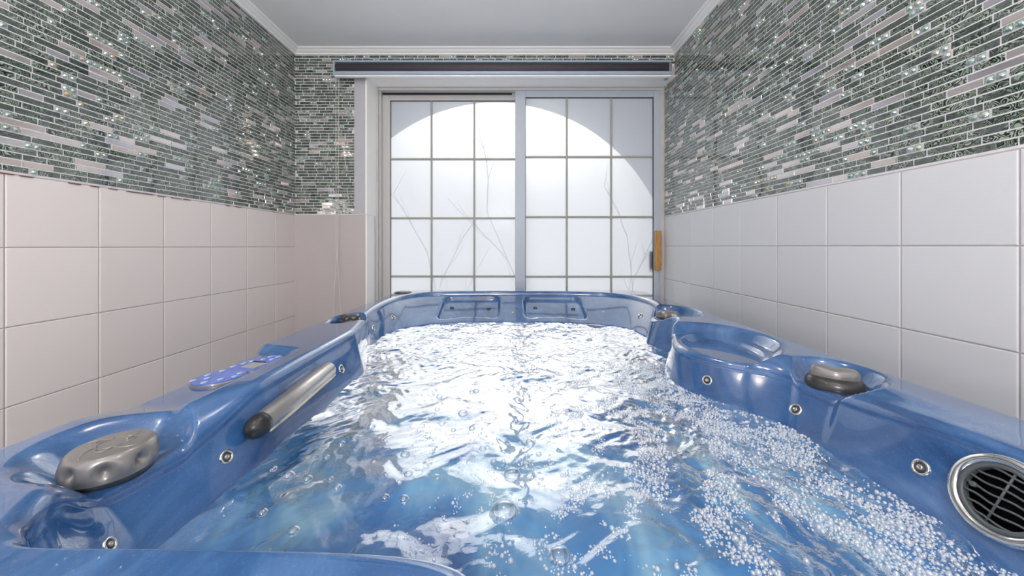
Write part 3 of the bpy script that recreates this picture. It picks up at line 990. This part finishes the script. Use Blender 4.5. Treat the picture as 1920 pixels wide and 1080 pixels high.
# two-tier grip knobs
def grip_knob(x, y, zb_, R, rot, lobes, amp, hb, hc, capmat, label, sq=.55):
    m = Matrix.Translation((x, y, zb_)) @ Matrix.Rotation(rot, 4, 'Z')
    lf = lambda a, r, z: r * (1 + (.10 if lobes == 2 else .03) * math.cos(lobes * a))
    base = place('diverter_knob', MB().lathe([(R * .80, -.020), (R * .92, -.004), (R, 0), (R * 1.0, hb * .35), (R * .93, hb * .75), (R * .80, hb), (R * .3, hb * 1.08), (.001, hb * 1.1)], 72, rf=lf).mesh('diverter_knob', M['knobdark']), tub, mat=m)
    base['label'] = label
    def capf(a, r, z):
        if lobes == 2:
            e = math.hypot(math.cos(a), math.sin(a) * (1 / sq))
            w = 1 / e
            return r * .90 * w * (1 + amp * math.cos(4 * a))
        return r * (.86 + amp * math.cos(lobes * a))
    zc = lambda a, r, z: z + (.0018 * math.cos(2 * a) if z > hb * 1.2 and lobes == 2 and r > R * .2 else 0)
    kid(base, 'grip_cap', MB().lathe([(R * .97, hb * .30), (R * .99, hb * .7), (R * .97, hb + hc * .35), (R * .90, hb + hc * .72), (R * .78, hb + hc * .93), (R * .5, hb + hc), (R * .2, hb + hc * .97), (.001, hb + hc * .96)], 96, rf=capf, zf=zc), capmat)
    return base

k = W(1563, 722, .725)
grip_knob(.662, .722, CAM_Z - .2885, .044, -.62, 2, .03, .021, .019, M['knobgrey'], 'grey bar-shaped grip on a charcoal base')
grip_knob(.630, 1.415, CAM_Z - .2865, .047, .2, 5, .13, .010, .016, M['knobgrey'], 'pale grey star-shaped knob')
grip_knob(-.583, 1.268, CAM_Z - .2690, .038, .9, 5, .10, .011, .013, M['knobdark'], 'small charcoal lobed knob')
# flat cap on the back left corner
k = MB().lathe([(.058, -.004), (.060, .002), (.057, .006), (.052, .0075), (.048, .006), (.044, .0055), (.038, .010), (.020, .012), (.001, .0122)], 56)
fk = place('filter_cap', k.mesh('filter_cap', M['knobdark']), tub, mat=Matrix.Translation((-.590, 1.905, CAM_Z - .2515)) @ Matrix.Scale(.78, 4))
fk['label'] = 'flat dark round cap on the rim'
kid(fk, 'cap_top', MB().lathe([(.040, .009), (.036, .0118), (.020, .0135), (.001, .0138)], 40, rf=lambda a, r, z: r * (1 + .05 * math.cos(6 * a))), M['knobgrey'])

# ------------------------------------------------------------------ water
def pip(X, Y, P):
    inside = np.zeros(X.shape, bool)
    n = len(P)
    for i in range(n):
        x0, y0 = P[i]; x1, y1 = P[(i + 1) % n]
        if y0 == y1: continue
        c = ((y0 > Y) != (y1 > Y)) & (X < (x1 - x0) * (Y - y0) / (y1 - y0) + x0)
        inside ^= c
    return inside


def waves(X, Y, churn):
    R = np.random.default_rng(5)
    wx = X + .018 * np.sin(Y * 21 + 1.3) + .012 * np.sin(Y * 47 + X * 13) + .02 * np.sin(X * 9 + Y * 6)
    wy = Y + .018 * np.sin(X * 24 + .7) + .012 * np.sin(X * 43 - Y * 17)
    Z = np.zeros_like(X)
    for lam, amp, cnt, ck in ((.26, .0016, 7, 0), (.13, .0010, 9, .3), (.065, .00070, 12, .6), (.033, .00052, 16, .80), (.018, .00042, 18, .9)):
        s = np.zeros_like(X)
        for _ in range(cnt):
            a = R.uniform(0, 2 * PI); k = 2 * PI / (lam * R.uniform(.75, 1.3)); ph = R.uniform(0, 2 * PI)
            s += np.sin(k * (wx * math.cos(a) + wy * math.sin(a)) + ph)
        s /= math.sqrt(cnt / 2)
        if True:
            s = s - .35 * np.abs(s)            # slightly peaked
        Z += amp * s * ((1 - ck) + ck * churn)
    return Z


def churn_at(X, Y):
    # calm clear patch near left, boiling in the middle back and on the right
    d = np.hypot((X + .20) / .34, (Y - .42) / .42)
    e = np.hypot((X - .02) / .32, (Y - .75) / .50)      # smoother upwelling in the middle
    return (.16 + .84 * sstep(.75, 1.7, d)) * (.62 + .38 * sstep(.6, 1.3, e))


step = .0042
xs = np.arange(-.60, .63, step); ysw = np.arange(.14, 1.76, step)
GX, GY = np.meshgrid(xs, ysw)
poly = PW[::6]
cen = poly.mean(0)
pe = PW + (PW - PC) / np.linalg.norm(PW - PC, axis=1)[:, None] * .006
msk = pip(GX, GY, pe[::5])
CH = churn_at(GX, GY)
ZW = CAM_Z - HW + waves(GX, GY, CH)
idx = -np.ones(GX.shape, int); idx[msk] = np.arange(msk.sum())
full = msk[:-1, :-1] & msk[:-1, 1:] & msk[1:, :-1] & msk[1:, 1:]
jj, ii2 = np.nonzero(full)
QW = np.stack([idx[jj, ii2], idx[jj, ii2 + 1], idx[jj + 1, ii2 + 1], idx[jj + 1, ii2]], 1)
VW = np.stack([GX[msk], GY[msk], ZW[msk]], 1)
wme = np_mesh('water', VW, QW, M['water'])
at = wme.attributes.new('churn', 'FLOAT', 'POINT')
if len(wme.vertices) == msk.sum():
    at.data.foreach_set('value', CH[msk].astype(np.float32))
wo = place('water', wme)
tag(wo, 'churning clear blue water inside the tub, glittering with window light', 'water')

# ------------------------------------------------------------------ bubbles
def wz(x, y):
    X = np.atleast_1d(np.asarray(x, float)); Y = np.atleast_1d(np.asarray(y, float))
    return CAM_Z - HW + waves(X, Y, churn_at(X, Y))


def field(X, Y, seed, lam):
    R = np.random.default_rng(seed)
    s = np.zeros_like(X)
    for k in range(14):
        a = R.uniform(0, 2 * PI); f = 2 * PI / (lam * R.uniform(.5, 1.8))
        s += np.sin(f * ((X + .03 * np.sin(17 * Y)) * math.cos(a) + (Y + .03 * np.sin(15 * X)) * math.sin(a)) + R.uniform(0, 6.28))
    return s / math.sqrt(7)


cand = 260000
bx = rng.uniform(-.22, .60, cand); by = rng.uniform(.20, 1.15, cand)
okp = pip(bx, by, PW[::8])
# density: a froth lane along the right wall plus patches spreading to the middle
lane = np.exp(-((bx - (.50 - .10 * np.exp(-((by - .95) / .18) ** 2) - .02)) / .055) ** 2)
fl = field(bx, by, 3, .14); fl2 = field(bx, by, 8, .05)
dens = .75 * lane * (.6 + .4 * fl) + sstep(.02, .28, bx) * sstep(-.1, 1.4, fl + .6 * fl2) * .75
dens += np.exp(-((bx - .08) / .14) ** 2 - ((by - .50) / .13) ** 2) * sstep(.3, 1.3, fl2 + .4 * fl) * .6
dens *= 1 - sstep(.95, 1.15, by) * .8
keep = okp & (rng.uniform(0, 1, cand) < dens * .5)
bx, by = bx[keep], by[keep]
n = min(len(bx), 26000); bx, by = bx[:n], by[:n]
br = np.clip(rng.lognormal(math.log(.00125), .42, n), .0006, .0044)
# thin out overlaps with a coarse grid
cell = {}
sel = []
for i in np.argsort(-br):
    kx, ky = int(bx[i] / .005), int(by[i] / .005)
    good = True
    for ax_ in (-1, 0, 1):
        for ay_ in (-1, 0, 1):
            for j in cell.get((kx + ax_, ky + ay_), ()):
                if (bx[i] - bx[j]) ** 2 + (by[i] - by[j]) ** 2 < (.92 * (br[i] + br[j])) ** 2:
                    good = False
    if good:
        cell.setdefault((kx, ky), []).append(i); sel.append(i)
bx, by, br = bx[sel], by[sel], br[sel]
bz = wz(bx, by)
lev = [(1.0, -.15), (.95, .32), (.70, .72), (.36, .94)]
K = 8
tpl = np.array([[r * math.cos(2 * PI * i / K), r * math.sin(2 * PI * i / K), z_] for r, z_ in lev for i in range(K)] + [[0, 0, 1.0]])
tq = [(l * K + i, l * K + (i + 1) % K, (l + 1) * K + (i + 1) % K, (l + 1) * K + i) for l in range(3) for i in range(K)] + \
     [(3 * K + i, 3 * K + (i + 1) % K, 4 * K, 4 * K) for i in range(K)]
nb = len(bx); nv = len(tpl)
BV = (tpl[None] * br[:, None, None] + np.stack([bx, by, bz], 1)[:, None]).reshape(-1, 3)
quads = np.array([q for q in tq if q[2] != q[3]]); tris = np.array([q[:3] for q in tq if q[2] == q[3]])
# tops closed by quads over pairs of triangles
caps = np.array([(3 * K + i, 3 * K + (i + 1) % K, 3 * K + (i + 2) % K, 4 * K) for i in range(0, K, 2)])
allq = np.concatenate([quads, caps])
BQ = (allq[None] + (np.arange(nb) * nv)[:, None, None]).reshape(-1, 4)
fo = place('foam', np_mesh('foam', BV, BQ, M['foam']))
tag(fo, 'white froth of tiny bubbles drifting along the right side of the water', 'foam', kind='stuff')

# larger single bubbles, each its own thing
def bubble_mesh():
    pr = [(1.12, -.10), (1.04, -.02), (1.0, .10), (.95, .32), (.84, .54), (.66, .75), (.42, .90), (.18, .975), (.01, .99)]
    return MB().lathe(pr, 32, cap=False).mesh('bubble', M['film'])
bub_me = bubble_mesh()
spots = [(868, 775, 9), (824, 742, 6), (885, 800, 6), (893, 731, 6), (820, 768, 5), (905, 840, 7), (995, 831, 9), (885, 733, 5), (960, 886, 16), (987, 872, 8), (946, 960, 26), (1050, 1046, 22),
         (760, 851, 9), (766, 890, 8), (632, 915, 8), (620, 898, 6), (550, 996, 11), (492, 961, 9), (540, 890, 11), (512, 876, 7), (576, 897, 9), (665, 823, 8), (757, 932, 9), (722, 934, 8), (640, 832, 7),
         (696, 802, 7), (1010, 600 + 250, 6), (850, 803, 5), (612, 858, 6), (926, 862, 6)]
for px, py, pr in spots:
    Y = F * HW / (py - 462); X = (px - 960) / F * Y
    if not pip(np.array([X]), np.array([Y]), PW[::8])[0]:
        continue
    o = bpy.data.objects.new('bubble', bub_me); COL.objects.link(o)
    o.location = (X, Y, float(wz(X, Y)[0]) - .0002)
    r = pr * Y / F
    o.scale = (r, r, r * .75)
    tag(o, 'single clear round bubble floating on the open water', 'bubble', 'clear bubbles on the open water')

# ------------------------------------------------------------------ light
w = bpy.data.worlds.new('World'); scene.world = w
w.use_nodes = True
nt = w.node_tree
bg = nt.nodes['Background']
sky = nt.nodes.new('ShaderNodeTexSky'); sky.sky_type = 'HOSEK_WILKIE'; sky.turbidity = 6.0; sky.ground_albedo = 0.6
sky.sun_direction = (0.05, .75, .6)
mixn = nt.nodes.new('ShaderNodeMixRGB'); mixn.inputs[0].default_value = .78
nt.links.new(sky.outputs[0], mixn.inputs[1]); mixn.inputs[2].default_value = (.90, .95, 1.05, 1)
nt.links.new(mixn.outputs[0], bg.inputs[0])
bg.inputs[1].default_value = 1.06


def lamp(name, typ, loc, energy, col, rot=(0, 0, 0), **kw):
    l = bpy.data.lights.new(name, typ); l.energy = energy; l.color = col
    for k_, v_ in kw.items(): setattr(l, k_, v_)
    o = bpy.data.objects.new(name, l); COL.objects.link(o)
    o.location = loc; o.rotation_euler = rot
    return o


sun = lamp('sun', 'SUN', (0, 6, 6), 1.25, (1, .97, .92), angle=math.radians(.6))
d = Vector((-.02, -math.cos(SUN_EL), -math.sin(SUN_EL)))
sun.rotation_euler = d.to_track_quat('-Z', 'Y').to_euler()
for i, (lx, ly) in enumerate(((-.62, .10), (.38, .10), (-.12, .95))):     # small recessed spots over the tub
    lamp('ceiling_spot', 'POINT', (lx, ly, Z_C - .06), 4.6, (1, .90, .80), shadow_soft_size=.03)
lamp('rear_fill_point', 'POINT', (-.14, -.75, 1.62), 33, (1, .97, .95), shadow_soft_size=.20)  # added fill light behind the camera, stands for no fixture
lamp('rear_fill_area', 'AREA', (-.15, Y_F + .05, 1.05), 46, (1, .98, .97), (PI / 2 + .75, 0, 0), shape='RECTANGLE', size=1.8, size_y=1.7)  # added fill area tilted up to brighten the ceiling, no doorway is built

cam = bpy.data.cameras.new('camera'); co_ = bpy.data.objects.new('camera', cam); COL.objects.link(co_)
co_.location = (0, 0, CAM_Z); co_.rotation_euler = (PI / 2, 0, 0)
cam.sensor_width = 36; cam.sensor_fit = 'HORIZONTAL'
cam.lens = F / 1920 * 36
cam.shift_y = -(540 - 462) / 1920
cam.clip_start = .01
scene.camera = co_
scene.view_settings.view_transform = 'Standard'
scene.view_settings.look = 'None'
scene.view_settings.gamma = 1
scene.view_settings.exposure = 0.0
scene.cycles.max_bounces = 14
scene.cycles.diffuse_bounces = 6
scene.cycles.transparent_max_bounces = 16
